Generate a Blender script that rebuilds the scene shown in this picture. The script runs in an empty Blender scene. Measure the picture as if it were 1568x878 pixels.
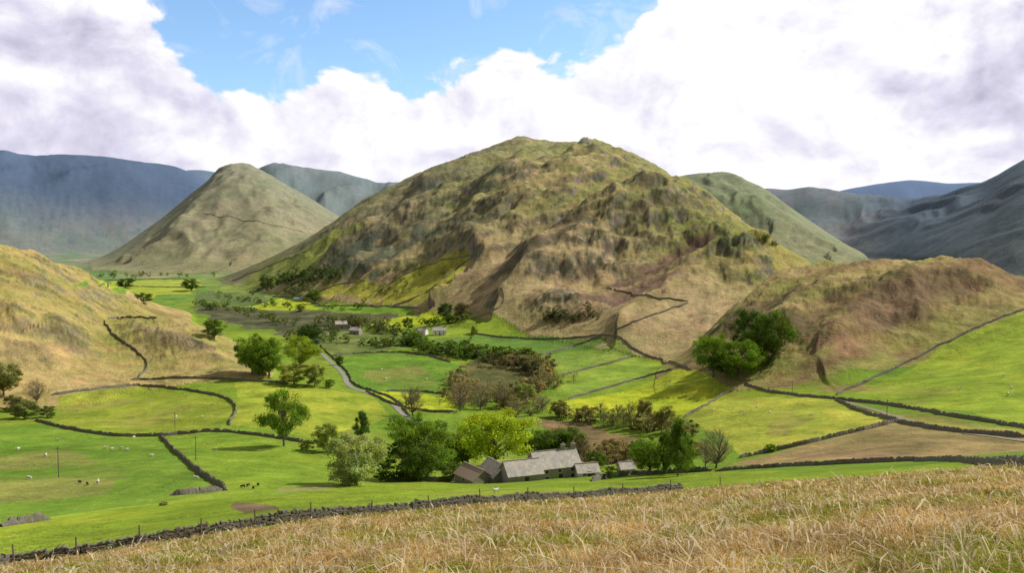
import bpy, math, time, numpy as np
from mathutils import Vector, Matrix
t0_=time.time()
rng=np.random.default_rng(7)
scene=bpy.context.scene
F=1305.0; CX=784.0; CY=439.0; PITCH=math.radians(3.68)
cp,sp=math.cos(PITCH),math.sin(PITCH)
def ray(u,v):
    xc=(np.asarray(u,float)-CX)/F; yc=-(np.asarray(v,float)-CY)/F
    den=cp+yc*sp
    return xc/den, (-sp+yc*cp)/den      # x/y , z/y
# ---------------------------------------------------------------- noise
perm=rng.permutation(512).astype(np.int32)
GT=np.arange(512)*(2*math.pi/512*37);GC=np.cos(GT).astype(np.float32);GS=np.sin(GT).astype(np.float32)
def perlin(x,y,seed=0):
    fx=np.floor(x);fy=np.floor(y)
    xi=fx.astype(np.int32); yi=fy.astype(np.int32)
    xf=(x-fx).astype(np.float32); yf=(y-fy).astype(np.float32)
    px0=perm[(xi+seed*17)&511];px1=perm[(xi+1+seed*17)&511];py=yi*7+seed
    def g(px,o,dx,dy):
        h=perm[(px+py+o)&511]
        return GC[h]*dx+GS[h]*dy
    sx=xf*xf*xf*(xf*(xf*6-15)+10); sy=yf*yf*yf*(yf*(yf*6-15)+10)
    n00=g(px0,0,xf,yf); n10=g(px1,0,xf-1,yf); n01=g(px0,7,xf,yf-1); n11=g(px1,7,xf-1,yf-1)
    a=n00+sx*(n10-n00); b=n01+sx*(n11-n01)
    return (a+sy*(b-a))*1.4
def fbm(x,y,wl,oc=4,seed=0,gain=.5):
    s=0;am=1;t=0
    for i in range(oc):
        s=s+am*perlin(x/wl*2**i+i*13.7,y/wl*2**i-i*7.3,seed+i);t+=am;am*=gain
    return s/t
def ridged(x,y,wl,oc=4,seed=0,gain=.5):
    s=0;am=1;t=0
    for i in range(oc):
        s=s+am*(1-2*np.abs(perlin(x/wl*2**i+i*3.7,y/wl*2**i-i*9.3,seed+i)));t+=am;am*=gain
    return s/t
# ---------------------------------------------------------------- terrain grid (fan of rows, denser near)
ad=np.linspace(-.70,.70,1001)
side=.70+np.cumsum(np.linspace(.004,.13,28))
A=np.concatenate([-side[::-1],ad,side])
L=np.concatenate([np.linspace(math.log(2),math.log(60),120,endpoint=False),
                  np.linspace(math.log(60),math.log(3200),760,endpoint=False),
                  np.linspace(math.log(3200),math.log(15000),110)])
nA,nL=len(A),len(L)
D=np.exp(L)
def ua(u): return (u-784)/1305/.995
def smooth(y,s):
    r=int(3*s)+1; k=np.exp(-.5*(np.arange(-r,r+1)/s)**2);k/=k.sum()
    return np.convolve(np.pad(y,r,mode='edge'),k,mode='valid')
S_u=[-800,0,200,400,600,784,1000,1200,1400,1568,2400]; S_s=[.376,.374,.352,.33,.314,.305,.302,.285,.266,.253,.24]
FLOOR=-85.
def tail(ds): return [(d,439-F*math.tan(math.atan(FLOOR/d)+PITCH)) for d in ds]
T={
 -800:[(60,860),(100,800),(160,720),(250,650),(330,610)]+tail([450,600,900,1500,3000,6000,15000]),
 0:[(60,868),(78,852),(100,826),(160,770),(250,700),(330,655)]+tail([450,600,900,1500,3000,6000,15000]),
 200:[(62,838),(80,822),(105,802),(150,772),(250,700),(330,660),(430,608),(490,582)]+tail([620,900,1500,3000,6000,15000]),
 400:[(67,806),(85,795),(115,778),(170,748),(230,707),(300,666),(360,625),(430,590)]+tail([600,900,1500,3000,6000,15000]),
 600:[(75,786),(95,777),(125,766),(170,751),(215,732),(300,690),(380,640),(450,603)]+tail([600,900,1500,3000,6000,15000]),
 784:[(85,771),(105,765),(135,756),(200,738),(240,726),(300,697),(380,648),(450,609)]+tail([600,900,1500,3000,6000,15000]),
 1000:[(105,756),(125,751),(155,742),(200,729),(260,704),(320,674),(400,634),(470,600)]+tail([600,900,1500,3000,6000,15000]),
 1200:[(110,739),(130,733),(185,713),(230,692),(280,660),(340,624),(420,592)]+tail([600,900,1500,3000,6000,15000]),
 1400:[(85,726),(100,724),(160,708),(230,656),(300,628),(380,585),(460,560),(560,535)]+tail([900,1500,3000,6000,15000]),
 1568:[(70,713),(90,711),(120,705),(160,690),(200,672),(240,654),(320,590),(420,520),(500,478),(620,500)]+tail([1000,1500,3000,6000,15000]),
 2400:[(70,690),(120,670),(200,600),(300,520),(420,420),(600,400),(800,420)]+tail([1500,3000,6000,15000]),
}
us=sorted(T)
prof=[]
for u in us:
    s=np.interp(u,S_u,S_s)
    pts=[]
    d0=T[u][0][0]
    for d in (1.5,2,3,5,8,12,18,26,36,48):
        if d<d0*.85: pts.append((d,-s-1.6/d))
    for d,v in T[u]: pts.append((d,float(ray(u,v)[1])))
    pts=np.array(pts)
    prof.append(np.interp(L,np.log(pts[:,0]),pts[:,1]))
prof=np.array(prof)
pa=ua(np.array(us,float))
E=np.empty((nL,nA))
for i in range(nL): E[i]=smooth(np.interp(A,pa,prof[:,i]),26)
for j in range(nA): E[:,j]=smooth(E[:,j],5)
X=A[None,:]*D[:,None]; Y=np.repeat(D[:,None],nA,1)
Z=E*Y
und=np.clip((Y-110)/150,0,1)
Z+=und*(fbm(X,Y,70,3,3)*2.4+fbm(X,Y,16,3,9)*.6)
Z+=np.clip(1-und,0,1)*(fbm(X,Y,9,3,5)*.22*np.clip(Y/20,0,1))
ID=np.zeros(Z.shape,np.int8); TT=np.zeros(Z.shape)
def conv(pts):
    p=np.array(pts,float); a,e=ray(p[:,0],p[:,1])
    return a,p[:,2],e*p[:,2]
def layer(idn,crest,foot,back=.4,lin=.5,ext=(False,False),sm=5,rough=None,kk=.008):
    a,dc,zc=conv(crest)
    a=list(a);dc=list(dc);zc=list(zc)
    c0=0 if ext[0] else max(0,int(np.searchsorted(A,a[0]-.06)))
    c1=nA if ext[1] else int(np.searchsorted(A,a[-1]+.06))
    if not ext[0]: a.insert(0,a[0]-.05);dc.insert(0,dc[0]);zc.insert(0,-330)
    if not ext[1]: a.append(a[-1]+.05);dc.append(dc[-1]);zc.append(-330)
    DC=smooth(np.interp(A,a,dc),sm*2);ZC=smooth(np.interp(A,a,zc),sm)
    af,df,zf=conv(foot)
    DF=smooth(np.interp(A,af,df),12);ZF=smooth(np.interp(A,af,zf),12)
    r0=int(np.searchsorted(D,DF[c0:c1].min()*.85))
    s_=(slice(r0,None),slice(c0,c1))
    Xs=X[s_];Ys=Y[s_];DC=DC[None,c0:c1];ZC=ZC[None,c0:c1];DF=DF[None,c0:c1];ZF=np.minimum(ZF[None,c0:c1],ZC)
    t=(Ys-DF)/(DC-DF)
    tc=np.clip(t,0,1)
    s=lin*tc+(1-lin)*tc*tc*(3-2*tc)
    z=ZF+(ZC-ZF)*s
    z=np.where(t<0,ZF-.35*(DF-Ys),z)
    z=np.where(t>1,ZC-back*(Ys-DC)*np.clip((Ys-DC)/(.08*DC),.0,1),z)
    if rough is not None: z=z+rough(Xs,Ys,t,tc,ZC-ZF)
    Zs=Z[s_]
    k=kk*Ys+1.5
    h=np.clip(k-np.abs(Zs-z),0,None)/k
    ID[s_]=np.where(z>Zs,idn,ID[s_]); TT[s_]=np.where(z>Zs,t,TT[s_])
    Z[s_]=np.maximum(Zs,z)+h*h*k/4
def env(tc): return np.sin(np.pi*np.clip(tc,0,1))**.8
def farR(wl,am):
    def f(X,Y,t,tc,H):
        hh=np.clip(H/200,0,1)
        return hh*(env(t)*ridged(X+fbm(X,Y,wl*.8,2,4)*wl*.4,Y*.4,wl,4,21,.45)*am+fbm(X,Y,wl*.22,4,31)*am*.10)
    return f
layer(8,[(1230,310,9500),(1290,291,9500),(1340,282,9500),(1395,275,9500),(1450,281,9500),(1510,279,9500),(1600,285,9500)],
      [(1200,345,8000),(1600,345,8000)],rough=farR(1200,60))
layer(6,[(230,285,7000),(270,263,7000),(300,259,7000),(330,263,7000),(370,275,7000),(420,300,7000)],[(200,370,5500),(450,370,5500)],rough=farR(1000,60))
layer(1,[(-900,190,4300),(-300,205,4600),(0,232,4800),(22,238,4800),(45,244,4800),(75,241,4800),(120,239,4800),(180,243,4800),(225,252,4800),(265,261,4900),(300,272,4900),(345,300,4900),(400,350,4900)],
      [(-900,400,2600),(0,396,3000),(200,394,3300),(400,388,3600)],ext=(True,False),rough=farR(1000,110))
layer(7,[(330,310,4600),(370,275,4600),(405,256,4600),(430,251,4600),(455,256,4600),(480,264,4600),(520,267,4600),(560,277,4600),(600,284,4600),(660,292,4600),(760,320,4600)],
      [(330,388,3300),(760,388,3300)],rough=farR(600,100))
layer(5,[(1080,300,3900),(1130,292,3900),(1180,290,3900),(1210,294,3900),(1240,287,3900),(1275,294,3900),(1310,300,3900),(1345,306,3900),(1385,311,3800),(1430,306,3600),(1470,298,3400),(1505,289,3200),(1530,272,3100),(1568,249,3000),(1700,190,2900),(2200,120,2600)],
      [(1080,388,3000),(1300,388,2900),(1400,392,2300),(1470,405,1900),(1568,420,1600),(2200,420,1400)],ext=(False,True),rough=farR(600,75))
layer(4,[(930,285,2500),(1000,274,2600),(1040,270,2650),(1075,266,2650),(1100,265,2650),(1130,271,2650),(1160,284,2600),(1190,303,2550),(1220,325,2500),(1260,352,2450),(1300,378,2400),(1330,390,2400)],
      [(930,420,1700),(1200,412,1900),(1330,398,2100)],rough=farR(350,50))
layer(3,[(110,412,2500),(150,397,2550),(185,378,2600),(215,358,2650),(260,325,2750),(300,293,2850),(330,268,2900),(352,258,2900),(378,256,2900),(400,262,2900),(440,284,2850),(480,308,2800),(520,333,2750),(570,362,2700),(640,385,2700)],
      [(110,415,1900),(250,421,1750),(400,420,1750),(640,420,1800)],lin=.7,rough=farR(320,42))
def mainR(X,Y,t,tc,H):
    Xr=(X+Y)*.7071; Yr=(Y-X)*.7071
    hh=np.clip(H/120,0,1)
    wx=fbm(X,Y,160,3,44)*50
    b=ridged(Xr*.35+wx*.5,Yr+wx,200,3,51)*21*env(t)
    c=ridged(Xr*.4+wx,Yr-wx,70,4,61)*8.5*env(np.clip(t*.9+.05,0,1))
    d=fbm(X,Y,32,5,71,.62)*6.*np.clip(t*4,0,1)
    d2=np.clip(ridged(Xr*.35,Yr+wx*.4,38,3,66)-.2,0,1)*6*env(t)
    e=-np.clip(ridged(Xr*.5,Yr,130,3,88)-.35,0,1)*22*env(t)
    return hh*(b+c+d+d2+e)-3*hh*env(t)
layer(2,[(290,446,1560),(340,425,1500),(380,410,1460),(430,388,1420),(470,366,1430),(500,347,1450),(545,315,1500),(575,297,1530),(600,286,1550),(650,262,1600),(672,252,1615),(690,248,1620),(715,238,1640),(740,230,1660),(770,219,1690),(785,213,1700),(797,207,1700),(812,214,1700),(840,217,1680),(875,217,1650),(915,222,1600),(945,233,1550),(970,241,1500),(1000,257,1420),(1030,275,1350),(1060,298,1250),(1100,325,1130),(1150,350,1020),(1195,378,920),(1230,402,840),(1300,440,760),(1400,500,700)],
      [(290,447,1420),(400,447,1230),(450,448,1120),(500,462,1000),(600,475,920),(700,497,790),(800,518,690),(900,534,625),(1000,553,565),(1060,560,540),(1150,560,520),(1400,560,520)],
      back=.3,lin=.6,rough=mainR,kk=.006)
def nearR(am,wl):
    def f(X,Y,t,tc,H):
        Xr=(X+Y)*.7071; Yr=(Y-X)*.7071
        hh=np.clip(H/25,0,1)
        return hh*(np.clip(t*3,0,1)*(ridged(Xr*.45,Yr,wl,4,91,.55)*am+fbm(X,Y,wl*.25,5,95,.65)*am*.5))-hh*am*.3
    return f
layer(10,[(940,612,500),(1000,580,510),(1060,534,540),(1110,488,570),(1160,446,600),(1200,416,620),(1250,407,620),(1290,407,610),(1350,407,600),(1400,404,590),(1440,404,580),(1480,410,570),(1520,421,560),(1568,437,545),(1700,420,540),(2200,330,600)],
      [(940,625,440),(1010,600,440),(1080,588,435),(1150,594,420),(1200,597,405),(1280,602,392),(1400,560,420),(1480,520,440),(1568,485,470),(2200,400,500)],ext=(False,True),lin=.55,rough=nearR(6.5,50),kk=.014)
layer(9,[(-900,250,380),(-400,300,460),(0,375,560),(50,392,600),(100,410,650),(150,430,700),(200,450,760),(240,466,820),(300,482,850)],
      [(-900,620,250),(-300,610,320),(0,602,392),(100,595,405),(200,580,440),(300,560,520)],ext=(True,False),lin=.75,rough=nearR(5.,55),kk=.014)
layer(11,[(70,560,520),(120,525,530),(160,503,540),(200,489,545),(230,488,545),(265,492,540),(310,504,535),(345,520,530),(390,545,520),(430,562,515)],
      [(70,588,430),(200,578,450),(260,574,450),(430,574,465)],rough=nearR(4.2,26),lin=.6,kk=.012,back=.15)
def zat(x,y):
    y=max(y,2.01);a=x/y;j=np.clip(np.searchsorted(A,a)-1,0,nA-2);l=math.log(y);i=np.clip(np.searchsorted(L,l)-1,0,nL-2)
    fa=(a-A[j])/(A[j+1]-A[j]);fl=(l-L[i])/(L[i+1]-L[i])
    return float((Z[i,j]*(1-fa)+Z[i,j+1]*fa)*(1-fl)+(Z[i+1,j]*(1-fa)+Z[i+1,j+1]*fa)*fl)
def gp(u,v):
    a,e=ray(u,v);a=float(a);e=float(e)
    j=int(np.clip(np.searchsorted(A,a)-1,0,nA-2));fa=(a-A[j])/(A[j+1]-A[j])
    col=(Z[:,j]*(1-fa)+Z[:,j+1]*fa)/D
    k=np.where(col[20:]>=e)[0]
    if len(k)==0: i=int(np.argmax(col[200:]))+200; d=D[i]
    else:
        i=k[0]+20
        if i>0 and col[i]!=col[i-1]:
            f=np.clip((e-col[i-1])/(col[i]-col[i-1]),0,1);d=math.exp(L[i-1]+f*(L[i]-L[i-1]))
        else:d=D[i]
    return a*d,d
def win(x0,x1,y0,y1):
    r0=max(0,int(np.searchsorted(D,max(y0,2)))-1);r1=int(np.searchsorted(D,y1))+1
    yy=max(y0,2.);lo=min(x0/yy,x0/y1);hi=max(x1/yy,x1/y1)
    return (slice(r0,r1),slice(max(0,int(np.searchsorted(A,lo))-1),int(np.searchsorted(A,hi))+1))
def spur(pts,w,h,side=1.):
    P=np.array([gp(u,v) for u,v in pts]);m=w*3
    s_=win(P[:,0].min()-m,P[:,0].max()+m,P[:,1].min()-m,P[:,1].max()+m)
    x=X[s_];y=Y[s_];wn=fbm(x,y,90,3,77)*w*.9
    x=x+wn;y=y+wn*.5
    best=np.full(x.shape,1e9);
    for i in range(len(P)-1):
        a=P[i];b=P[i+1];d=b-a;q=np.clip(((x-a[0])*d[0]+(y-a[1])*d[1])/(d@d),0,1)
        px=x-a[0]-q*d[0];py=y-a[1]-q*d[1];dd=np.hypot(px,py)
        dd=np.where((px-py*.3)<0,dd*1.9,dd)
        best=np.minimum(best,dd)
    Z[s_]+=h*np.exp(-(best/w)**1.6)
spur([(905,238),(855,285),(800,320),(750,370),(700,420)],75,25)
spur([(1040,300),(975,335),(900,385),(830,430),(780,475)],60,24)
spur([(1165,385),(1090,410),(1010,455),(950,500)],38,12)
spur([(700,262),(650,330),(600,390),(560,425)],75,16)
spur([(800,240),(760,290),(735,330)],50,12)
spur([(960,300),(880,350),(820,385)],40,13)
spur([(350,262),(300,330),(230,390)],90,22);spur([(400,275),(400,340),(370,400)],80,12)
spur([(1090,280),(1180,340),(1270,385)],90,22)
spur([(1500,410),(1400,440),(1310,500),(1260,560)],22,6);spur([(1330,412),(1260,450),(1190,500)],22,6);spur([(1420,405),(1340,440),(1250,520)],16,3.5)
spur([(60,400),(40,450),(20,520)],25,5);spur([(150,435),(120,470),(100,520)],22,4)
CR=np.zeros(Z.shape)
def knoll(u,v,rx,ry,h,crag=1):
    x,y=gp(u,v);s_=win(x-2.2*rx,x+2.2*rx,y-2.2*ry,y+2.2*ry)
    xs=X[s_];ys=Y[s_]
    q=((xs-x)/rx)**2+((ys-y)/ry)**2
    m=np.exp(-q*1.2)*np.clip((4.2-q)/1.5,0,1)
    Z[s_]+=m*h*(1+.6*ridged(xs,ys,rx*.5,4,5)); CR[s_]=np.maximum(CR[s_],m*crag)
for k in [(1140,392,42,30,14,.95),(1015,318,70,45,20,.85),(960,352,55,40,12,.75),(775,262,60,40,8,.7),(720,335,60,50,8,.7),(850,300,70,40,8,.6),(640,330,60,60,8,.5),(590,420,50,50,8,.5),(860,475,38,30,11,.95),(690,300,50,60,7,.4),(900,385,60,30,10,.8),(545,400,40,40,7,.5),(1060,380,50,25,9,.8),(840,420,50,25,8,.8),(1170,372,16,20,8,.6),(560,345,50,60,7,.45),(1050,345,50,25,9,.8),(800,345,60,30,8,.6),(930,300,50,30,6,.6),(1090,360,30,20,8,.8),(920,415,50,20,8,.75),(1000,385,60,20,8,.7),
          (235,512,16,8,2.6,1.),(300,535,18,8,2.5,.9),(270,520,14,8,2,.9),(200,500,10,6,2,.8),(330,550,12,6,1.5,.8),(90,500,12,14,4,.7),(20,480,14,14,3,.6),(105,515,8,10,3,.8),(60,540,10,8,2,.5),(50,430,12,12,3,.4),(1370,430,30,20,4,.4),(1300,440,25,20,3,.5),(1420,470,20,10,2,.6),(1250,520,20,10,2,.65),(1130,490,20,12,3,.7),(1480,430,20,14,3,.5),(1330,480,22,8,2.5,.6),(1200,480,16,10,3,.6),(1380,520,20,8,2,.6)]:
    knoll(*k)
print('terrain',time.time()-t0_)
# ---------------------------------------------------------------- colours
gy=np.gradient(Z,axis=0)/np.gradient(Y,axis=0);dx=np.gradient(X,axis=1);gx=np.gradient(Z,axis=1)/np.maximum(dx,1e-3)
slope=np.hypot(gx,gy)
def col(c): return np.array(c,np.float32)
def mix(c1,c2,m):
    m=np.clip(m,0,1)[...,None].astype(np.float32); return c1*(1-m)+c2*m
YC=Y+Z*1.6;XC=X+Z*.3
n1=fbm(XC,YC,120,4,101);n2=fbm(XC,YC,35,4,111,.6);n3=fbm(XC,YC,10,3,121,.6);n4=fbm(X,Y,400,3,131)
XRc=(XC+YC)*.7071*.3;YRc=(YC-XC)*.7071
n5=fbm(XRc,YRc,26,4,133,.6);n6=fbm(XRc*.8,YRc,60,4,137,.6)
G0=col((.10,.18,.018));G1=col((.18,.245,.024));OL=col((.215,.195,.06));TAN=col((.35,.26,.125));BR=col((.15,.085,.052));DK=col((.05,.055,.03));ROCK=col((.19,.175,.15))
one=np.ones(Z.shape+(3,),np.float32)
base=mix(one*G0,one*G1,.5+n1*1.6+n2*.6)
base=mix(base,col((.19,.18,.04)),np.clip(n2*1.5+n3*.8-.3,0,.65))
fell=mix(one*OL,one*TAN,.5+n1*1.5+n4)
fell=mix(fell,col((.175,.215,.045)),np.clip(.22+n2*1.6-n4*1.2,0,.75))
fell=mix(fell,BR,np.clip(n6*2.+n5*1.5-.25,0,.88))
fell=mix(fell,DK,np.clip(n5*2.4+n3*1.5+n1*.6-.58,0,.8))
rock=np.clip((slope-.80)*2.6+n3*.9,0,.85)
rock=np.maximum(rock,np.clip(CR*1.6+n3*1.2+n2*.9-.72,0,.95))
rockc=mix(one*ROCK,one*DK,.68+n3*1.9+n2*1.4)
C=base.copy()
def setc(i,c,r=1.):
    m=ID==i
    C[m]=mix(c[m],rockc[m],rock[m]*r)
t=np.clip(TT,0,1)
mh=mix(fell,col((.21,.21,.055)),np.clip(t*1.6-.8,0,.5))
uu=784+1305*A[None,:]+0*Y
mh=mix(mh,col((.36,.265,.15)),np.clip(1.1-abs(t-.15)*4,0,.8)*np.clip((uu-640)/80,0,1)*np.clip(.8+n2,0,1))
mh=mix(mh,col((.10,.115,.05)),np.clip((790-uu)/160,0,.58)*np.clip(.75+n1*1.3+n6,0,1)*np.clip(t*5,.3,1))  # left half darkened: slope shade and cloud shadow painted into the ground colour
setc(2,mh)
full=lambda k:np.full(t.shape,k)
setc(1,mix(mix(fell,col((.032,.045,.055)),np.clip(t*2.4+n1*.3,.4,.96)),col((.17,.20,.06)),np.clip(.42-t+n1*.4,0,.8)),.2)  # far-left fells: cloud shadow painted in as a dark bluish ground colour
setc(3,mix(fell,col((.21,.205,.06)),full(.6)),.35)
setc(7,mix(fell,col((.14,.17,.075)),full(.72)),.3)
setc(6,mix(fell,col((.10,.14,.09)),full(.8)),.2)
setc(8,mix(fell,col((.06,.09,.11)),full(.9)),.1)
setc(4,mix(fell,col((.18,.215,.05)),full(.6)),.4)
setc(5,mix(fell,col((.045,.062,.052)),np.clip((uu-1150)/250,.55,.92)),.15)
setc(9,mix(fell,col((.27,.22,.06)),full(.4)),.8)
setc(11,mix(fell,col((.24,.22,.05)),full(.35)),1.)
setc(10,mix(mix(fell,col((.19,.18,.05)),full(.3)),col((.16,.105,.055)),np.clip(n6*2.2+.3,0,.75)),.95)
C[:]=np.where(((ID==0)&(Y>1600))[...,None],mix(base,fell,.45+n1*2),C)
ROUGH=np.where(ID==0,.75,1.02).astype(np.float32)
XF=X.ravel();YF=Y.ravel();CF=C.reshape(-1,3)
wx1=fbm(X,Y,25,3,141).ravel();n2r=n2.ravel();n3r=n3.ravel();n6r=n6.ravel()
def poly(pts,c,am=1.,warp=0.,var=.12,patch=None):
    P=np.array([gp(u,v) for u,v in pts])
    mn=P.min(0)-30;mx=P.max(0)+30
    k=np.where((XF>mn[0])&(XF<mx[0])&(YF>mn[1])&(YF<mx[1]))[0]
    x=XF[k]+warp*wx1[k];y=YF[k]+warp*1.5*n2r[k]
    ins=np.zeros(len(k),bool)
    n=len(P)
    for i in range(n):
        x1,y1=P[i];x2,y2=P[(i+1)%n]
        if y1==y2: continue
        ins^=((y1>y)!=(y2>y))&(x<(x2-x1)*(y-y1)/(y2-y1)+x1)
    k=k[ins]
    f=(1+var*2*n2r[k]+var*n3r[k])[:,None]
    f2=np.clip(.0+n2r[k]*1.2+n3r[k]*.7,0,.5)[:,None]
    cc=np.array(c)*f
    if patch: am=np.clip(patch+n6r[k]*2.5+n2r[k]*1.2,0,am)[:,None]
    else: cc=cc*(1-f2)+cc*np.array([1.35,1.02,1.1])*f2
    CF[k]=CF[k]*(1-am)+cc*am
for pts,c in [([(820,450),(880,385),(990,345),(1090,345),(1090,410),(1010,445),(900,455)],(.125,.078,.058)),([(730,400),(850,325),(910,325),(830,420),(760,430)],(.09,.08,.05)),
 ([(620,350),(720,275),(810,255),(770,330),(690,390)],(.085,.09,.05)),([(490,405),(560,345),(640,370),(570,430)],(.065,.08,.045)),([(1095,410),(1135,368),(1200,385),(1150,420)],(.065,.055,.04)),
 ([(960,300),(1060,290),(1120,335),(1000,345)],(.11,.09,.05)),([(1100,480),(1180,450),(1260,440),(1230,500),(1150,530)],(.11,.09,.045)),([(1300,430),(1480,420),(1540,450),(1400,500),(1300,500)],(.15,.105,.06)),
 ([(1160,570),(1220,530),(1420,510),(1400,560),(1280,600)],(.20,.115,.07)),([(0,470),(120,480),(150,530),(60,560),(0,560)],(.17,.12,.075)),([(190,490),(280,500),(350,545),(250,550),(200,520)],(.16,.12,.07))]:
    poly(pts,c,.85,30,.2,.45)
LIME=(.27,.33,.018);GR=(.105,.20,.022);MID=(.085,.16,.028);YG=(.28,.29,.038)
poly([(1120,712),(1200,690),(1290,668),(1375,648),(1568,672),(1700,680),(1700,700),(1568,692),(1450,700),(1320,704)],(.25,.18,.08),.85,3,.4)
poly([(1200,700),(1300,680),(1450,672),(1568,685),(1500,698),(1320,702)],(.16,.10,.06),.8,5,.4,.45)
poly([(1375,645),(1320,630),(1450,640),(1568,658),(1568,672)],(.22,.2,.05),.8,2,.4)
poly([(820,640),(900,645),(980,670),(970,712),(900,712),(860,700),(840,670)],(.14,.095,.05),.9,8,.5)
poly([(690,565),(740,550),(820,552),(840,580),(825,610),(760,600),(700,605)],(.09,.09,.035),.9,8,.5)
poly([(290,470),(380,472),(520,478),(640,480),(560,500),(470,520),(400,505),(320,490)],(.07,.07,.04),.92,14,.5)
poly([(480,505),(620,510),(640,530),(520,545),(480,530)],(.10,.125,.04),.8,8,.4)
poly([(300,445),(400,450),(420,470),(300,472)],(.09,.12,.035),.8,8)
for a in [([(150,437),(170,431),(305,428),(310,437)],LIME),([(160,441),(315,441),(320,449),(240,452)],GR),
 ([(60,430),(140,432),(130,440)],GR),
 ([(380,469),(430,457),(475,462),(490,475),(400,475)],LIME),([(490,470),(560,468),(640,470),(610,478),(520,476)],GR),
 ([(565,497),(620,484),(675,478),(700,488),(640,500),(600,503)],LIME),
 ([(330,440),(400,412),(450,390),(520,350),(560,345),(480,410),(420,440)],(.20,.24,.035)),
 ([(470,455),(520,432),(560,428),(590,440),(580,465)],YG),([(590,440),(640,408),(722,393),(690,435),(640,465),(585,468)],YG),
 ([(505,546),(560,541),(640,540),(690,556),(714,560),(708,585),(690,604),(600,600),(545,596)],GR),
 ([(625,520),(700,516),(830,514),(935,516),(820,546),(700,545),(640,535)],MID),
 ([(820,546),(945,517),(975,543),(862,574),(835,560)],(.14,.215,.035)),([(862,576),(975,548),(1025,562),(875,606),(850,600)],(.16,.24,.032)),
 ([(825,625),(875,612),(1030,567),(1080,572),(1120,598),(1050,640),(950,632),(870,632)],LIME),
 ([(1052,640),(1120,600),(1280,612),(1370,645),(1200,686),(1140,700),(1110,670)],(.25,.28,.035)),
 ([(1290,605),(1440,532),(1568,478),(1800,440),(1800,680),(1568,652),(1400,625)],(.20,.275,.025)),
 ([(560,600),(600,600),(700,608),(700,630),(620,630)],LIME),([(570,605),(440,592),(360,585),(365,615),(350,650),(480,672),(600,640)],(.22,.27,.028)),
 ([(90,607),(220,590),(350,612),(360,632),(330,655),(180,665),(90,650)],(.19,.235,.026)),
 ([(0,652),(60,650),(180,670),(245,672),(340,752),(250,770),(0,800)],(.105,.185,.02)),
 ([(255,670),(400,670),(500,690),(520,740),(400,755),(350,752)],(.14,.22,.02)),
 ([(0,805),(250,772),(420,760),(600,742),(930,735),(1100,722),(1500,708),(1568,700),(1568,712),(1200,738),(1020,752),(720,772),(480,795),(200,832),(0,866)],(.16,.225,.018)),
 ([(1230,402),(1195,380),(1150,355),(1250,405)],OL)]:
    poly(a[0],a[1],.9,1.2,.26)
for pts in [[(90,625),(200,610),(300,625),(250,650),(120,650)],[(380,640),(470,640),(500,665),(420,665)],[(0,700),(100,690),(220,720),(150,760),(0,770)],[(1300,590),(1450,560),(1500,620),(1380,625)],[(540,560),(640,560),(680,590),(580,592)],[(1120,630),(1250,640),(1200,670)],[(640,740),(900,745),(700,765),(520,780)],[(250,765),(100,830),(0,850),(60,800)]]:
    poly(pts,(.18,.155,.05),.6,6,.3,.08)
poly([(365,770),(415,775),(420,782),(360,790),(350,775)],(.18,.12,.08),.9,2,.5)
poly([(430,748),(520,742),(500,752),(420,756)],(.27,.21,.12),.5,2,.4)
poly([(640,660),(720,655),(830,650),(820,700),(700,700)],(.13,.20,.03),.7,3)
C*=1.14
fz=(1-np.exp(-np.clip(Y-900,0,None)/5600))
C[:]=C*(1-fz[...,None])+col((.13,.205,.37))*fz[...,None]  # aerial haze painted into the ground colour, bluer with distance
ROUGH*=np.exp(-np.clip(Y-1200,0,None)/3000).astype(np.float32)
gu=[-800,0,200,400,600,784,1000,1040,1200,1400,1568,2400];gd=[50,58,60.5,65,73,83,103,106,112,86,71,60]
GD=np.interp(A,ua(np.array(gu,float)),gd)
rn=int(np.searchsorted(D,125))
Xn=X[:rn];Yn=Y[:rn]
sm_=np.clip((GD[None,:]-Yn)/2+fbm(Xn,Yn,3,2,151)*2,0,1)
gp1=fbm(Xn,Yn,7,3,161);gp2=fbm(Xn*.6+Yn*.3,Yn,1.2,2,171)
o1=one[:rn]
straw=mix(o1*col((.40,.27,.10)),o1*col((.24,.24,.035)),.4+gp1*1.5+gp2*.5)
straw=mix(straw,col((.20,.115,.05)),np.clip(fbm(Xn,Yn,2.2,3,181)*1.6-.1,0,.7))
C[:rn]=mix(C[:rn],straw,sm_)
C=np.clip(C,.008,.8)
print('colour',time.time()-t0_)
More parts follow.
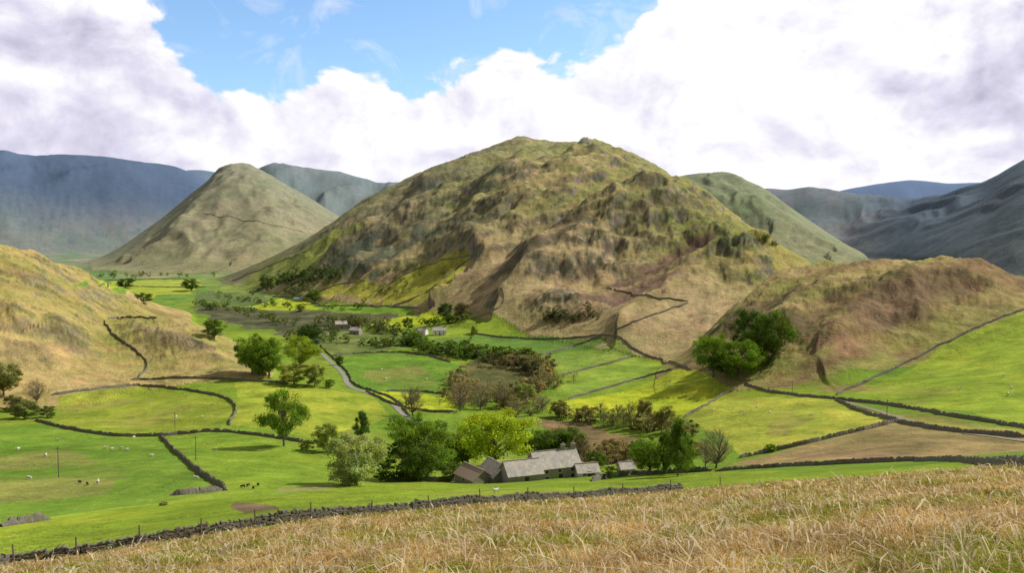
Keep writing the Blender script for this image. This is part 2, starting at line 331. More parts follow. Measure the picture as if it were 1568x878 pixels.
# ---------------------------------------------------------------- node helpers
def newmat(name):
    m=bpy.data.materials.new(name);m.use_nodes=True;nt=m.node_tree;nt.nodes.clear();return m,nt
class NB:
    def __init__(s,nt): s.nt=nt
    def n(s,t,**k):
        nd=s.nt.nodes.new(t)
        for a,b in k.items():
            if a=='inp':
                for i,v in b.items():
                    if isinstance(v,bpy.types.NodeSocket): s.nt.links.new(v,nd.inputs[i])
                    else: nd.inputs[i].default_value=v
            else:setattr(nd,a,b)
        return nd
    def m(s,op,a,b=0.,c=None,clamp=False):
        d={0:a,1:b}
        if c is not None:d[2]=c
        return s.n('ShaderNodeMath',operation=op,use_clamp=clamp,inp=d).outputs[0]
    def mixc(s,f,a,b,bt='MIX'):
        nd=s.n('ShaderNodeMix',data_type='RGBA',blend_type=bt)
        for i,v in ((0,f),(6,a),(7,b)):
            if isinstance(v,bpy.types.NodeSocket): s.nt.links.new(v,nd.inputs[i])
            else: nd.inputs[i].default_value=v if i==0 else (tuple(v)+(1,) if len(v)==3 else v)
        return nd.outputs[2]
    def noise(s,vec,scale,detail=4,rough=.55,dist=0):
        return s.n('ShaderNodeTexNoise',inp={'Vector':vec,'Scale':scale,'Detail':detail,'Roughness':rough,'Distortion':dist}).outputs[0]
    def mr(s,v,a,b,c=0.,d=1.,t='LINEAR'):
        return s.n('ShaderNodeMapRange',interpolation_type=t,inp={0:v,1:a,2:b,3:c,4:d}).outputs[0]
def surf(b,color,rough=.9,bump=None,bs=.3,bd=.1,spec=.2):
    p=b.n('ShaderNodeBsdfPrincipled',inp={'Base Color':color,'Roughness':rough,'Specular IOR Level':spec})
    if bump is not None:
        bm=b.n('ShaderNodeBump',inp={'Strength':bs,'Distance':bd,'Height':bump});b.nt.links.new(bm.outputs[0],p.inputs['Normal'])
    o=b.n('ShaderNodeOutputMaterial');b.nt.links.new(p.outputs[0],o.inputs[0]);return p
mt,nt=newmat('hillside_grass');b=NB(nt)
atn=b.n('ShaderNodeAttribute',attribute_name='tint');at=atn.outputs[0]
rg=b.n('ShaderNodeAttribute',attribute_name='coarseness').outputs[2]
po=b.n('ShaderNodeNewGeometry').outputs['Position']
f1=b.noise(po,.9,4,.7);f2=b.noise(po,.12,6,.75,.4);f3=b.noise(po,.03,7,.74,.6)
g=b.m('ADD',b.m('MULTIPLY',f1,.75),b.m('ADD',b.m('MULTIPLY',f2,1.2),b.m('MULTIPLY',f3,1.1)))
g=b.mr(g,1.06,1.98,-.56,.66)
g=b.m('MAXIMUM',b.m('ADD',1.,b.m('MULTIPLY',g,rg)),.2)
cg=b.n('ShaderNodeCombineColor',inp={0:g,1:g,2:g}).outputs[0]
c=b.mixc(1.,at,cg,'MULTIPLY')
dryf=b.m('MULTIPLY',b.mr(b.noise(po,.06,7,.75,.8),.5,.66,0,.5),rg,None,True)
c=b.mixc(dryf,c,b.mixc(1.,c,(1.4,.98,1.25),'MULTIPLY'))
bh=b.m('MULTIPLY',b.m('ADD',b.m('MULTIPLY',f2,6.),b.m('ADD',b.m('MULTIPLY',f1,.9),b.m('MULTIPLY',f3,18))),rg)
surf(b,c,.95,bh,.55,.4,.05)
def mkmesh(name,V,Fc,mats,matidx=None,colr=None,smooth_=False):
    me=bpy.data.meshes.new(name)
    V=np.asarray(V,np.float32);Fc=np.asarray(Fc,np.int32)
    nf,k=Fc.shape
    me.vertices.add(len(V));me.vertices.foreach_set('co',V.ravel())
    me.loops.add(nf*k);me.loops.foreach_set('vertex_index',Fc.ravel())
    me.polygons.add(nf);me.polygons.foreach_set('loop_start',np.arange(0,nf*k,k,dtype=np.int32))
    try: me.polygons.foreach_set('loop_total',np.full(nf,k,np.int32))
    except Exception: pass
    for m in mats: me.materials.append(m)
    if matidx is not None: me.polygons.foreach_set('material_index',np.asarray(matidx,np.int32))
    me.polygons.foreach_set('use_smooth',np.full(nf,smooth_,bool))
    me.update(calc_edges=True)
    if colr is not None:
        ca=me.color_attributes.new('tint','FLOAT_COLOR','POINT')
        cc=np.ones((len(V),4),np.float32);cc[:,:3]=colr;ca.data.foreach_set('color',cc.ravel())
    return me
def obj(name,me,loc=(0,0,0)):
    o=bpy.data.objects.new(name,me);scene.collection.objects.link(o);o.location=loc;return o
V=np.stack([X,Y,Z],-1).reshape(-1,3)
ii=np.arange(nL*nA).reshape(nL,nA)
Fq=np.stack([ii[:-1,:-1],ii[:-1,1:],ii[1:,1:],ii[1:,:-1]],-1).reshape(-1,4)
CC=C.reshape(-1,3)
bx=np.linspace(-300,300,60);by=np.linspace(-300,1.98,40)
BX,BY=np.meshgrid(bx,by);BZ=-1.62-.305*BY
o0=len(V);V=np.vstack([V,np.stack([BX,BY,BZ],-1).reshape(-1,3)])
jj=np.arange(60*40).reshape(40,60)+o0
Fq=np.vstack([Fq,np.stack([jj[:-1,:-1],jj[:-1,1:],jj[1:,1:],jj[1:,:-1]],-1).reshape(-1,4)])
CC=np.vstack([CC,np.tile(col((.26,.2,.07)),(2400,1))])
me=mkmesh('terrain',V,Fq,[mt],None,CC,True)
fa_=me.attributes.new('coarseness','FLOAT','POINT');fa_.data.foreach_set('value',np.concatenate([ROUGH.ravel(),np.ones(2400,np.float32)]))
obj('terrain',me)
# ---------------------------------------------------------------- dry stone walls
def stone(name,lo,hi_):
    ms,nt=newmat(name);b=NB(nt)
    po=b.n('ShaderNodeNewGeometry').outputs['Position']
    vo=b.n('ShaderNodeTexVoronoi',inp={'Vector':po,'Scale':3.2})
    nn=b.noise(po,1.5,5,.7)
    c=b.mixc(nn,lo,hi_);c=b.mixc(b.m('MULTIPLY',vo.outputs['Color'],.5),c,(.12,.115,.10))
    c=b.mixc(b.mr(b.noise(po,.6,4),.5,.7,0,.5),c,(.10,.11,.035))
    surf(b,c,.95,vo.outputs['Distance'],.6,.08,.1);return ms
ms=stone('dry_stone',(.07,.06,.05),(.28,.25,.20));ms2=stone('weathered_dry_stone',(.10,.09,.07),(.28,.25,.19))
def resample(P,step):
    P=np.array(P,float);seg=np.hypot(*np.diff(P,axis=0).T);s=np.concatenate([[0],np.cumsum(seg)])
    n=max(2,int(s[-1]/step)+1);t=np.linspace(0,s[-1],n)
    return np.stack([np.interp(t,s,P[:,0]),np.interp(t,s,P[:,1])],-1)
def smoothpts(pts):
    P=np.array(pts,float)
    if len(P)<3:return P
    for _ in range(2):
        Q=[P[0]]
        for i in range(len(P)-1):
            Q+= [P[i]*.75+P[i+1]*.25,P[i]*.25+P[i+1]*.75]
        Q.append(P[-1]);P=np.array(Q)
    return P
def wall(pix,h=1.15,w=.7,name='dry_stone_wall',mat=None):
    P=np.array([gp(u,v) for u,v in smoothpts(pix)])
    dm=P[:,1].mean();step=max(.45,dm*.0022)
    mat=mat or (ms2 if dm>520 else ms)
    R=resample(P,step)
    R=R+np.stack([fbm(R[:,0],R[:,1],12,2,7),fbm(R[:,0],R[:,1],12,2,8)],-1)*min(1.,dm/400)*1.2
    T_=np.gradient(R,axis=0);T_/=np.maximum(np.hypot(T_[:,0],T_[:,1]),1e-6)[:,None];N=np.stack([-T_[:,1],T_[:,0]],-1)
    z=np.array([zat(x,y) for x,y in R]);n=len(R)
    prof_=[(-.5,-.6,0),(-.46,.35,.05),(-.34,.86,.09),(-.18,1.,.16),(.18,1.,.16),(.34,.86,.09),(.46,.35,.05),(.5,-.6,0)]
    VV=[]
    hh=h*(1+.3*fbm(R[:,0],R[:,1],9,3,3))*np.where(rng.random(n)<.06,.5,1)
    ed=np.minimum(np.arange(n),np.arange(n)[::-1])*step
    hh=hh*np.clip(.25+ed/2.5,0,1)
    for ox,oz,j in prof_:
        off=(ox*w+rng.normal(0,.06,n)*w)
        VV.append(np.stack([R[:,0]+N[:,0]*off,R[:,1]+N[:,1]*off,z+oz*hh+rng.normal(0,1,n)*j*h*.8],-1))
    VV=np.stack(VV,1).reshape(-1,3);k=len(prof_)
    I=np.arange(n*k).reshape(n,k)
    Fc=np.stack([I[:-1,:-1],I[1:,:-1],I[1:,1:],I[:-1,1:]],-1).reshape(-1,4)
    Fc=np.vstack([Fc,[I[0,[0,2,5,7]]],[I[-1,[7,5,2,0]]]])
    obj(name,mkmesh(name,VV,Fc,[mat]))
WL=[[(0,808),(45,801),(75,797)],[(55,645),(110,660),(180,670),(230,669),(260,668),(330,660),(400,668),(480,681)],
[(245,669),(290,715),(345,752)],[(80,606),(150,596),(220,590),(300,600),(355,612),(364,630),(350,652)],
[(200,583),(280,579),(350,582),(440,588)],[(160,492),(170,512),(200,532),(230,557),(212,580)],
[(165,489),(190,487),(240,488)],[(340,752),(300,757),(260,760)],
[(1140,588),(1170,600),(1230,608),(1280,612),(1370,622),(1450,637),(1568,656),(1640,668)],
[(1280,606),(1350,575),(1440,530),(1500,500),(1568,474),(1640,450)],[(1130,703),(1200,689),(1290,667),(1375,647)],
[(1280,613),(1320,633),(1375,646)],
[(1048,640),(1080,622),(1120,599)],[(870,612),(940,592),(1030,566)],[(858,576),(920,561),(975,545)],
[(725,512),(790,520),(870,520),(920,514),(950,516),(975,541),(1035,558),(1060,567)],
[(820,546),(870,534),(920,516)],[(590,600),(640,600),(690,606)],[(560,600),(600,621),(650,632),(700,632)],
[(768,440),(776,465),(745,482),(720,490)],[(1055,465),(1000,482),(940,508)],[(930,442),(990,455),(1055,463)],
[(600,470),(650,452),(690,418),(724,393)],[(310,327),(400,341),(465,356)],[(150,438),(230,440),(315,440)],
[(330,442),(400,412),(470,385)],[(480,470),(560,468),(640,472)],[(160,430),(300,428)],[(590,440),(640,408),(722,392)],
[(505,546),(560,541),(640,540),(690,556)],[(590,738),(640,737),(700,738)],[(905,738),(960,728),(1000,728),(1090,722)],
[(1375,648),(1450,662),(1568,671)],[(380,462),(440,452),(500,470)],[(470,455),(520,434),(560,430)],[(560,468),(585,440)]]
for w_ in WL: wall(w_)
wall([(1095,723),(1200,715),(1320,710),(1450,705),(1530,715),(1600,722)],h=.85)
wu=[-160,0,100,200,330,480,600,720,860,1000,1045];wd=[52,58.5,59.5,61,64,69,74,80,90,103.5,108]
P=np.array([[ua(u)*d,d] for u,d in zip(wu,wd)])
R=resample(P,.3);Tn=np.gradient(R,axis=0);Tn/=np.hypot(Tn[:,0],Tn[:,1])[:,None];N=np.stack([-Tn[:,1],Tn[:,0]],-1)
VV=[];cubeF=np.array([[0,1,3,2],[4,6,7,5],[0,4,5,1],[2,3,7,6],[0,2,6,4],[1,5,7,3]])
SG=np.array([[1 if k&4 else -1,1 if k&2 else -1,1 if k&1 else -1] for k in range(8)],float)
hn=perlin(np.arange(len(R))*.11,np.full(len(R),.5),3);hn2=perlin(np.arange(len(R))*.03,np.full(len(R),1.5),4)
for i in range(0,len(R)):
    zb=zat(*R[i]); WH=.68+.1*min(1,R[i,1]/100); hl=WH*(1+.2*hn2[i]+.15*hn[i])
    if rng.random()<.03: hl*=.6
    zc=-.2
    while zc<hl:
        hs=rng.uniform(.1,.2)
        top=zc+hs>=hl
        for sd in ((-1,1) if not top else (0,)):
            ln=rng.uniform(.14,.26);wd_=.16 if not top else .22
            if top: hs=rng.uniform(.14,.28);ln=rng.uniform(.08,.17)
            off=sd*(.26-.12*zc/WH)+rng.normal(0,.03);al=rng.uniform(-.12,.12)
            tilt=rng.normal(0,.12) if not top else rng.normal(0,.3)
            l=SG*np.array([ln,wd_,hs*.5])*rng.uniform(.78,1.1,(8,3))
            VV.append(np.stack([R[i,0]+N[i,0]*off+Tn[i,0]*(al+l[:,0])+N[i,0]*l[:,1],R[i,1]+N[i,1]*off+Tn[i,1]*(al+l[:,0])+N[i,1]*l[:,1],zb+zc+hs/2+l[:,2]+tilt*l[:,0]],-1))
        zc+=hs
nb_=len(VV)
obj('dry_stone_wall',mkmesh('foreground_wall',np.vstack(VV),(cubeF[None]+8*np.arange(nb_)[:,None,None]).reshape(-1,4),[ms]))
# ---------------------------------------------------------------- lanes
mr_,nt=newmat('lane_surface');b=NB(nt)
po=b.n('ShaderNodeNewGeometry').outputs['Position']
surf(b,b.mixc(b.noise(po,.8,5,.7),(.17,.16,.14),(.30,.28,.24)),.9)
mtk,nt=newmat('track_earth');b=NB(nt)
po=b.n('ShaderNodeNewGeometry').outputs['Position']
surf(b,b.mixc(b.noise(po,1.2,5,.7),(.17,.15,.07),(.30,.25,.17)),.95)
def lane(pix,w,name,mat):
    P=np.array([gp(u,v) for u,v in smoothpts(pix)]);R=resample(P,2.)
    T_=np.gradient(R,axis=0);T_/=np.maximum(np.hypot(T_[:,0],T_[:,1]),1e-6)[:,None];N=np.stack([-T_[:,1],T_[:,0]],-1)
    VV=[]
    ww=w*(1+.25*fbm(R[:,0],R[:,1],8,3,12))
    for o_ in np.linspace(-.5,.5,7):
        q=R+N*(o_*ww)[:,None];VV.append(np.stack([q[:,0],q[:,1],[zat(x,y)+.14 for x,y in q]],-1))
    VV=np.stack(VV,1).reshape(-1,3);I=np.arange(len(R)*7).reshape(-1,7)
    obj(name,mkmesh(name,VV,np.stack([I[:-1,:-1],I[1:,:-1],I[1:,1:],I[:-1,1:]],-1).reshape(-1,4),[mat],None,None,True))
lane([(485,535),(508,556),(528,575),(532,592),(560,602),(600,616),(620,640),(660,655),(690,672),(705,690)],2.8,'country_lane',mr_)
lane([(1290,615),(1345,630),(1400,648),(1460,662),(1568,676),(1640,684)],2.2,'farm_track',mtk)
wall([(490,530),(518,556),(536,575),(540,590),(570,600),(606,612),(628,638)],h=1.1)
# ---------------------------------------------------------------- trees
mbk,nt=newmat('bark');b=NB(nt)
po=b.n('ShaderNodeTexCoord').outputs['Object']
surf(b,b.mixc(b.noise(po,30,4),(.08,.065,.05),(.24,.20,.16)),.95)
mlf,nt=newmat('foliage');b=NB(nt)
oc=b.n('ShaderNodeObjectInfo').outputs['Color'];at=b.n('ShaderNodeAttribute',attribute_name='tint').outputs[0]
c=b.mixc(1.,oc,at,'MULTIPLY')
d1=b.n('ShaderNodeBsdfDiffuse',inp={0:c});d2=b.n('ShaderNodeBsdfTranslucent',inp={0:b.mixc(1.,c,(1.4,1.4,.6),'MULTIPLY')})
mx=b.n('ShaderNodeMixShader',inp={0:.42,1:d1.outputs[0],2:d2.outputs[0]});o=b.n('ShaderNodeOutputMaterial');nt.links.new(mx.outputs[0],o.inputs[0])
def tube(P,r,n=6):
    P=np.array(P,float);V=[];
    for i,p in enumerate(P):
        t=P[min(i+1,len(P)-1)]-P[max(i-1,0)];t/=np.linalg.norm(t)+1e-9
        u=np.cross(t,[.3,.9,.2]);u/=np.linalg.norm(u);w=np.cross(t,u)
        an=np.arange(n)*2*math.pi/n
        V.append(p+r[i]*(np.cos(an)[:,None]*u+np.sin(an)[:,None]*w))
    V=np.vstack(V);Fc=[]
    for i in range(len(P)-1):
        for k in range(n): Fc.append([i*n+k,i*n+(k+1)%n,(i+1)*n+(k+1)%n,(i+1)*n+k])
    return V,np.array(Fc)
def tree(seed,cw=.9,cb=.18,ncl=46,nlf=130,leaf=.022,spar=1.,egg=0.,fine=True):
    r=np.random.default_rng(seed);Vs=[];Fs=[];n=0
    lean=r.normal(0,.03,2)
    tp=[np.array([lean[0]*z*3,lean[1]*z*3,z]) for z in (-.04,.06,.2,.4,.6,.8)]
    v,f=tube(tp,[.034,.026,.021,.016,.010,.004],7 if fine else 4);Vs.append(v);Fs.append(f);n+=len(v)
    cls=[];cz=(cb+1)/2;rz=(1-cb)/2
    for i in range(ncl):
        d=r.normal(0,1,3);d/=np.linalg.norm(d);rad=r.uniform(.35,1.)**.6
        lop=1+.22*math.sin(3*math.atan2(d[1],d[0])+seed)+.12*math.sin(5*d[2]+seed*2)
        p=np.array([d[0]*cw/2*rad*lop*.9,d[1]*cw/2*rad*lop*.9,cz+d[2]*rz*rad*.95])
        if egg: p[:2]*=1-egg*(p[2]-cb)/(1-cb)
        cls.append(p)
    for i,p in enumerate(cls):
        if i%2==0 or (spar<1 and fine):
            zb=max(.12,min(.7,p[2]-np.hypot(p[0],p[1])*.7-.08));s0=np.array([lean[0]*zb*3,lean[1]*zb*3,zb])
            mid=(s0+p)/2+r.normal(0,.02,3)
            v,f=tube([s0,mid,p],[.009,.006,.002],4 if fine else 3);Vs.append(v);Fs.append(f+n);n+=len(v)
            if spar<1:
                for q in range(6 if fine else 3):
                    e=p+r.normal(0,.07,3);e[2]+=.03;v,f=tube([mid+(p-mid)*r.random(),e],[.0035,.001],3);Vs.append(v);Fs.append(f+n);n+=len(v)
    nb=sum(len(f) for f in Fs);vb=n
    LV=[];LC=[]
    m=int(nlf*spar)
    for p in cls:
        cr=r.uniform(.065,.15)*(.7+.3*cw)
        d=r.normal(0,1,(m,3));d/=np.linalg.norm(d,axis=1)[:,None]
        rad=r.random(m)**.45
        c0=p+d*rad[:,None]*cr*np.array([1.15,1.15,.8])
        nrm=d+r.normal(0,.45,(m,3))+np.array([0,0,.45]);nrm/=np.linalg.norm(nrm,axis=1)[:,None]
        a=np.cross(nrm,r.normal(0,1,(m,3)));a/=np.linalg.norm(a,axis=1)[:,None];bb=np.cross(nrm,a)
        s=leaf*r.uniform(.6,1.25,(m,1))
        q=np.stack([c0-a*s,c0-bb*s*.6,c0+a*s,c0+bb*s*.6],1)
        LV.append(q.reshape(-1,3))
        br=r.uniform(.7,1.35)*r.uniform(.75,1.25,(m,1));hue=r.uniform(-.08,.12)
        cc=np.concatenate([br*(1+hue),br,br*(1-hue)],1);LC.append(np.repeat(cc,4,0))
    LV=np.vstack(LV);k=len(LV)//4
    Vs.append(LV);Fs.append(np.arange(len(LV)).reshape(-1,4)+n)
    Vall=np.vstack(Vs);Fall=np.vstack(Fs)
    cl=np.ones((len(Vall),3));cl[vb:]=np.vstack(LC)
    mi=np.zeros(len(Fall),int);mi[nb:]=1
    return Vall,Fall,mi,cl
TM={}
def reg(k,**kw):
    v,f,mi,cl=tree(**kw);TM[k]=mkmesh('tree_'+k,v,f,[mbk,mlf],mi,cl)
for i in range(4): reg('oak%d'%i,seed=10+i*7,cw=1.,cb=.10+.02*i,ncl=74,nlf=150,leaf=.018)
for i in range(2): reg('bush%d'%i,seed=50+i*3,cw=1.,cb=.02,ncl=48,nlf=140,leaf=.024)
reg('tall0',seed=71,cw=1.,cb=.06,ncl=64,nlf=140,leaf=.02,egg=.45)
reg('dense0',seed=81,cw=1.,cb=.03,ncl=90,nlf=150,leaf=.018,egg=.15)
for i in range(3): reg('bare%d'%i,seed=91+i,cw=1.,cb=.10,ncl=64,nlf=130,leaf=.013,spar=.2)
DG=(.105,.17,.032);MG=(.16,.26,.036);BG=(.34,.43,.035);PG=(.32,.38,.16);BRN=(.30,.22,.13);OG=(.24,.23,.08);VD=(.065,.12,.034)
def put(u,v,hp,wr,kind,colr,name):
    x,y=gp(u,v);h=hp/F*y*1.08
    o=obj(name,TM[kind],(x,y,zat(x,y)-.1))
    o.scale=(h*wr,h*wr,h);o.rotation_euler=(0,0,rng.uniform(0,6.28));o.color=tuple(colr)+(1,)
TR=[(435,684,88,.72,'oak1',MG,'oak_tree'),(553,673,42,.72,'tall0',VD,'conifer_tree'),(545,744,82,1.15,'dense0',PG,'hawthorn_tree'),
(500,692,46,1.,'bush0',(.24,.30,.07),'hawthorn_bush'),(628,702,70,1.0,'oak0',MG,'sycamore_tree'),(655,736,88,.98,'oak2',MG,'sycamore_tree'),(618,736,60,1.,'bush1',DG,'hawthorn_bush'),(640,738,64,.95,'dense0',DG,'sycamore_tree'),
(758,716,88,1.25,'oak3',BG,'oak_tree'),(716,712,60,1.1,'oak0',(.24,.33,.04),'oak_tree'),(848,712,58,1.2,'dense0',DG,'ash_tree'),(822,710,52,1.15,'oak1',MG,'ash_tree'),(872,710,54,1.1,'oak2',DG,'ash_tree'),
(996,728,62,.98,'oak0',MG,'sycamore_tree'),(1038,730,88,.52,'tall0',DG,'alder_tree'),(1020,727,64,.6,'tall0',DG,'alder_tree'),(1052,726,60,.5,'tall0',MG,'alder_tree'),(895,714,46,.8,'bare0',BRN,'bare_tree'),(1096,718,62,.85,'bare1',(.28,.26,.14),'bare_tree'),(1080,716,44,.8,'bare2',(.28,.26,.14),'bare_tree'),
(632,638,46,.95,'bare2',BRN,'bare_tree'),(705,630,46,.9,'bare0',BRN,'bare_tree'),(735,628,38,1.,'bare1',(.27,.24,.13),'bare_tree'),(770,626,34,1.1,'bare2',(.26,.24,.12),'bare_tree'),(805,618,32,1.1,'bush0',(.24,.28,.1),'hawthorn_bush'),(790,640,26,1.1,'bare1',(.26,.24,.12),'bare_tree'),(830,632,26,1.1,'bare0',(.26,.24,.12),'bare_tree'),(855,640,28,1.,'bush0',OG,'hawthorn_bush'),
(966,652,38,.75,'bare1',OG,'ash_tree'),(985,656,42,.8,'oak2',(.19,.18,.08),'ash_tree'),(1020,662,40,.85,'oak1',(.19,.2,.07),'ash_tree'),(920,645,28,.9,'bare2',OG,'bare_tree'),(945,650,32,1.,'bare0',OG,'bare_tree'),(1003,660,32,.8,'bare2',OG,'ash_tree'),
(386,573,62,.85,'oak0',MG,'sycamore_tree'),(412,577,58,.95,'oak2',MG,'sycamore_tree'),(398,575,50,1.1,'dense0',MG,'sycamore_tree'),(460,565,50,1.05,'oak1',(.27,.36,.045),'oak_tree'),(482,592,36,.95,'bush0',(.22,.25,.07),'hawthorn_bush'),(450,589,32,1.5,'bush1',(.27,.3,.07),'hawthorn_bush'),
(1092,578,66,.9,'oak3',MG,'sycamore_tree'),(1134,584,66,.95,'oak0',MG,'sycamore_tree'),(1184,552,74,.95,'oak1',DG,'sycamore_tree'),(1142,548,72,.7,'oak2',VD,'sycamore_tree'),(1160,562,60,.9,'dense0',DG,'sycamore_tree'),(1112,580,44,1.1,'bush1',DG,'sycamore_tree'),
(328,520,30,1.1,'oak2',DG,'oak_tree'),(472,531,36,1.1,'dense0',VD,'yew_tree'),(55,618,36,1.,'bare1',OG,'hawthorn_tree'),(6,606,54,.9,'oak0',(.2,.23,.07),'ash_tree'),(38,642,28,1.6,'bush0',(.16,.19,.06),'hawthorn_bush'),(72,640,18,1.5,'bush1',(.15,.18,.06),'hawthorn_bush'),(20,630,24,1.3,'bush1',(.16,.17,.07),'hawthorn_bush'),
(192,441,15,1.8,'bush0',VD,'field_tree'),(220,463,14,2.2,'bush1',DG,'field_tree'),(293,446,18,1.5,'oak2',DG,'field_tree'),(482,465,20,1.1,'oak1',DG,'field_tree'),(682,489,24,.95,'oak2',VD,'field_tree'),(708,490,26,.95,'oak3',(.15,.14,.08),'field_tree'),(625,505,18,1.,'bush1',DG,'field_tree'),
(1180,693,14,1.4,'bush0',MG,'gorse_bush'),(808,612,24,1.2,'bush0',(.27,.33,.13),'hawthorn_bush'),(935,702,30,1.1,'bush1',OG,'hawthorn_bush'),(470,690,16,1.5,'bush1',(.2,.27,.05),'gorse_bush'),(700,714,38,1.2,'bush0',MG,'hawthorn_bush'),(690,738,30,1.2,'bush0',DG,'hawthorn_bush'),(585,722,44,1.,'bush0',MG,'hawthorn_bush'),
(1010,658,22,1.4,'bush1',OG,'hawthorn_bush'),(1062,702,26,1.3,'bush0',OG,'hawthorn_bush'),(590,738,28,1.3,'bush1',DG,'hawthorn_bush'),(250,775,7,2.,'bush0',OG,'gorse_bush'),(915,718,28,1.2,'bush0',DG,'hawthorn_bush'),(980,706,32,1.1,'bush1',MG,'hawthorn_bush'),(520,560,16,1.,'bush0',DG,'hawthorn_bush'),(505,595,14,1.2,'bush1',MG,'hawthorn_bush'),(936,734,20,1.2,'bush1',DG,'hawthorn_bush')]
for t_ in TR: put(*t_)
def miniset(seed,bare=False):
    return tree(seed,cw=1.,cb=.03,ncl=16,nlf=24 if not bare else 40,leaf=.055 if not bare else .022,spar=1. if not bare else .6,fine=False)
minis=[miniset(200+i) for i in range(5)];miniB=[miniset(300+i,True) for i in range(3)]
def wood(name,specs):
    Vs=[];Fs=[];Ms=[];Cs=[];n=0
    for line,cnt,h0,h1,c,jx,jy,bare in specs:
        Lp=np.array(line,float)
        for i in range(cnt):
            s=rng.uniform(0,len(Lp)-1);k=int(s);p=Lp[k]*(1-(s-k))+Lp[min(k+1,len(Lp)-1)]*(s-k)
            u=p[0]+rng.normal(0,jx);v=p[1]+rng.normal(0,jy)
            x,y=gp(u,v);h=rng.uniform(h0,h1)
            S=miniB if bare and rng.random()<bare else minis
            mv,mf,mm,mc=S[rng.integers(len(S))]
            an=rng.uniform(0,6.28);ca,sa=math.cos(an),math.sin(an);w=rng.uniform(.9,1.5)
            q=np.stack([(mv[:,0]*ca-mv[:,1]*sa)*h*w+x,(mv[:,0]*sa+mv[:,1]*ca)*h*w+y,mv[:,2]*h+zat(x,y)-.3],-1)
            Vs.append(q);Fs.append(mf+n);Ms.append(mm);n+=len(q)
            Cs.append(np.clip(mc*np.array(c)*rng.uniform(.7,1.35)*np.array([rng.uniform(.85,1.2),1,1]),0,1))
    obj(name,mkmesh(name,np.vstack(Vs),np.vstack(Fs),[mbk,mlf],np.concatenate(Ms),np.vstack(Cs)))
wood('distant_woodland',[
([(400,443),(430,434),(470,428),(500,420)],50,8,13,VD,8,5,0),([(470,445),(420,455)],12,6,9,DG,8,3,0),
([(630,525),(650,540),(700,546),(760,553),(830,558)],84,7,12,DG,5,2.2,.3),([(740,560),(800,563),(835,575)],40,7,12,(.17,.17,.09),7,3,.5),
([(690,580),(700,600),(760,606),(830,600),(850,585)],84,5,10,(.24,.21,.11),10,6,.7),
([(500,498),(560,500),(600,512)],40,7,12,(.13,.17,.06),9,3,.2),([(560,532),(610,530),(630,528)],22,5,8,DG,8,2,0),
([(850,636),(900,646),(960,655),(1020,665),(1060,672)],50,5,9,(.22,.21,.09),8,3,.6),([(680,618),(760,618),(840,632)],50,5,9,(.24,.22,.11),12,5,.7),
([(835,488),(870,490),(912,482)],34,5,9,(.10,.12,.06),7,4,.4),
([(300,468),(350,474),(420,490),(445,500)],40,5,9,DG,8,3,.1),([(440,522),(480,515),(520,528)],20,5,9,DG,8,3,.2),
([(330,456),(400,466),(460,476),(540,474)],34,5,9,DG,8,2,0),([(650,500),(690,494),(720,490)],20,6,10,DG,7,2,.2),
([(590,425),(640,420),(600,450),(560,455)],24,4,7,DG,16,8,0),([(470,440),(540,425)],14,5,8,DG,8,5,0),
([(1060,540),(1200,520)],3,2,4,DG,30,10,0),([(600,380),(700,420),(560,400)],8,3,6,VD,40,15,0),([(1190,380),(1170,368)],8,4,6,VD,5,2,0),
([(880,700),(940,706),(980,700)],30,3,7,(.22,.2,.1),9,4,.5),([(150,424),(220,424),(300,424)],16,8,12,DG,20,1.5,0),([(600,655),(650,662),(700,668)],20,3,6,DG,9,3,.4),([(640,610),(610,625)],8,3,5,DG,5,3,.3)])
print('trees',time.time()-t0_)
# ---------------------------------------------------------------- buildings
def simple(name,c1,c2,sc=2.,rough=.9):
    m,nt=newmat(name);b=NB(nt);po=b.n('ShaderNodeTexCoord').outputs['Object'];nn=b.noise(po,sc,5,.7)
    surf(b,b.mixc(nn,c1,c2),rough,nn,.3,.05);return m
m_st=simple('rubble_stone',(.14,.13,.11),(.42,.38,.32),2.5);m_wh=simple('whitewash',(.6,.6,.58),(.78,.77,.74),1)
m_gl=simple('window_glass',(.02,.025,.03),(.05,.06,.07),1,.15);m_tim=simple('painted_timber',(.5,.5,.48),(.62,.62,.6),3)
m_dr=simple('dark_timber',(.05,.035,.025),(.09,.06,.04),3);m_tn=simple('green_sheet',(.10,.24,.20),(.14,.30,.25),1,.6);m_brn=simple('brown_sheet_roof',(.30,.21,.16),(.42,.32,.25),2)
m_sl,nt=newmat('slate_roof');b=NB(nt);po=b.n('ShaderNodeTexCoord').outputs['Object']
br_=b.n('ShaderNodeTexBrick',inp={'Vector':po,'Scale':1.6,'Color1':(.50,.47,.43,1),'Color2':(.32,.31,.295,1),'Mortar':(.18,.175,.165,1),'Mortar Size':.03})
surf(b,b.mixc(b.mr(b.noise(po,.7,5,.75),.42,.66,0,.8),br_.outputs[0],(.58,.50,.38)),.75,br_.outputs[1],.3,.03)
def box(name,cx,cy,cz,sx,sy,sz,mat,par):
    s=np.array([[a,b_,c_] for a in(-.5,.5) for b_ in(-.5,.5) for c_ in(-.5,.5)])*[sx,sy,sz]+[cx,cy,cz]
    o=obj(name,mkmesh(name,s,cubeF,[mat]));o.parent=par;return o
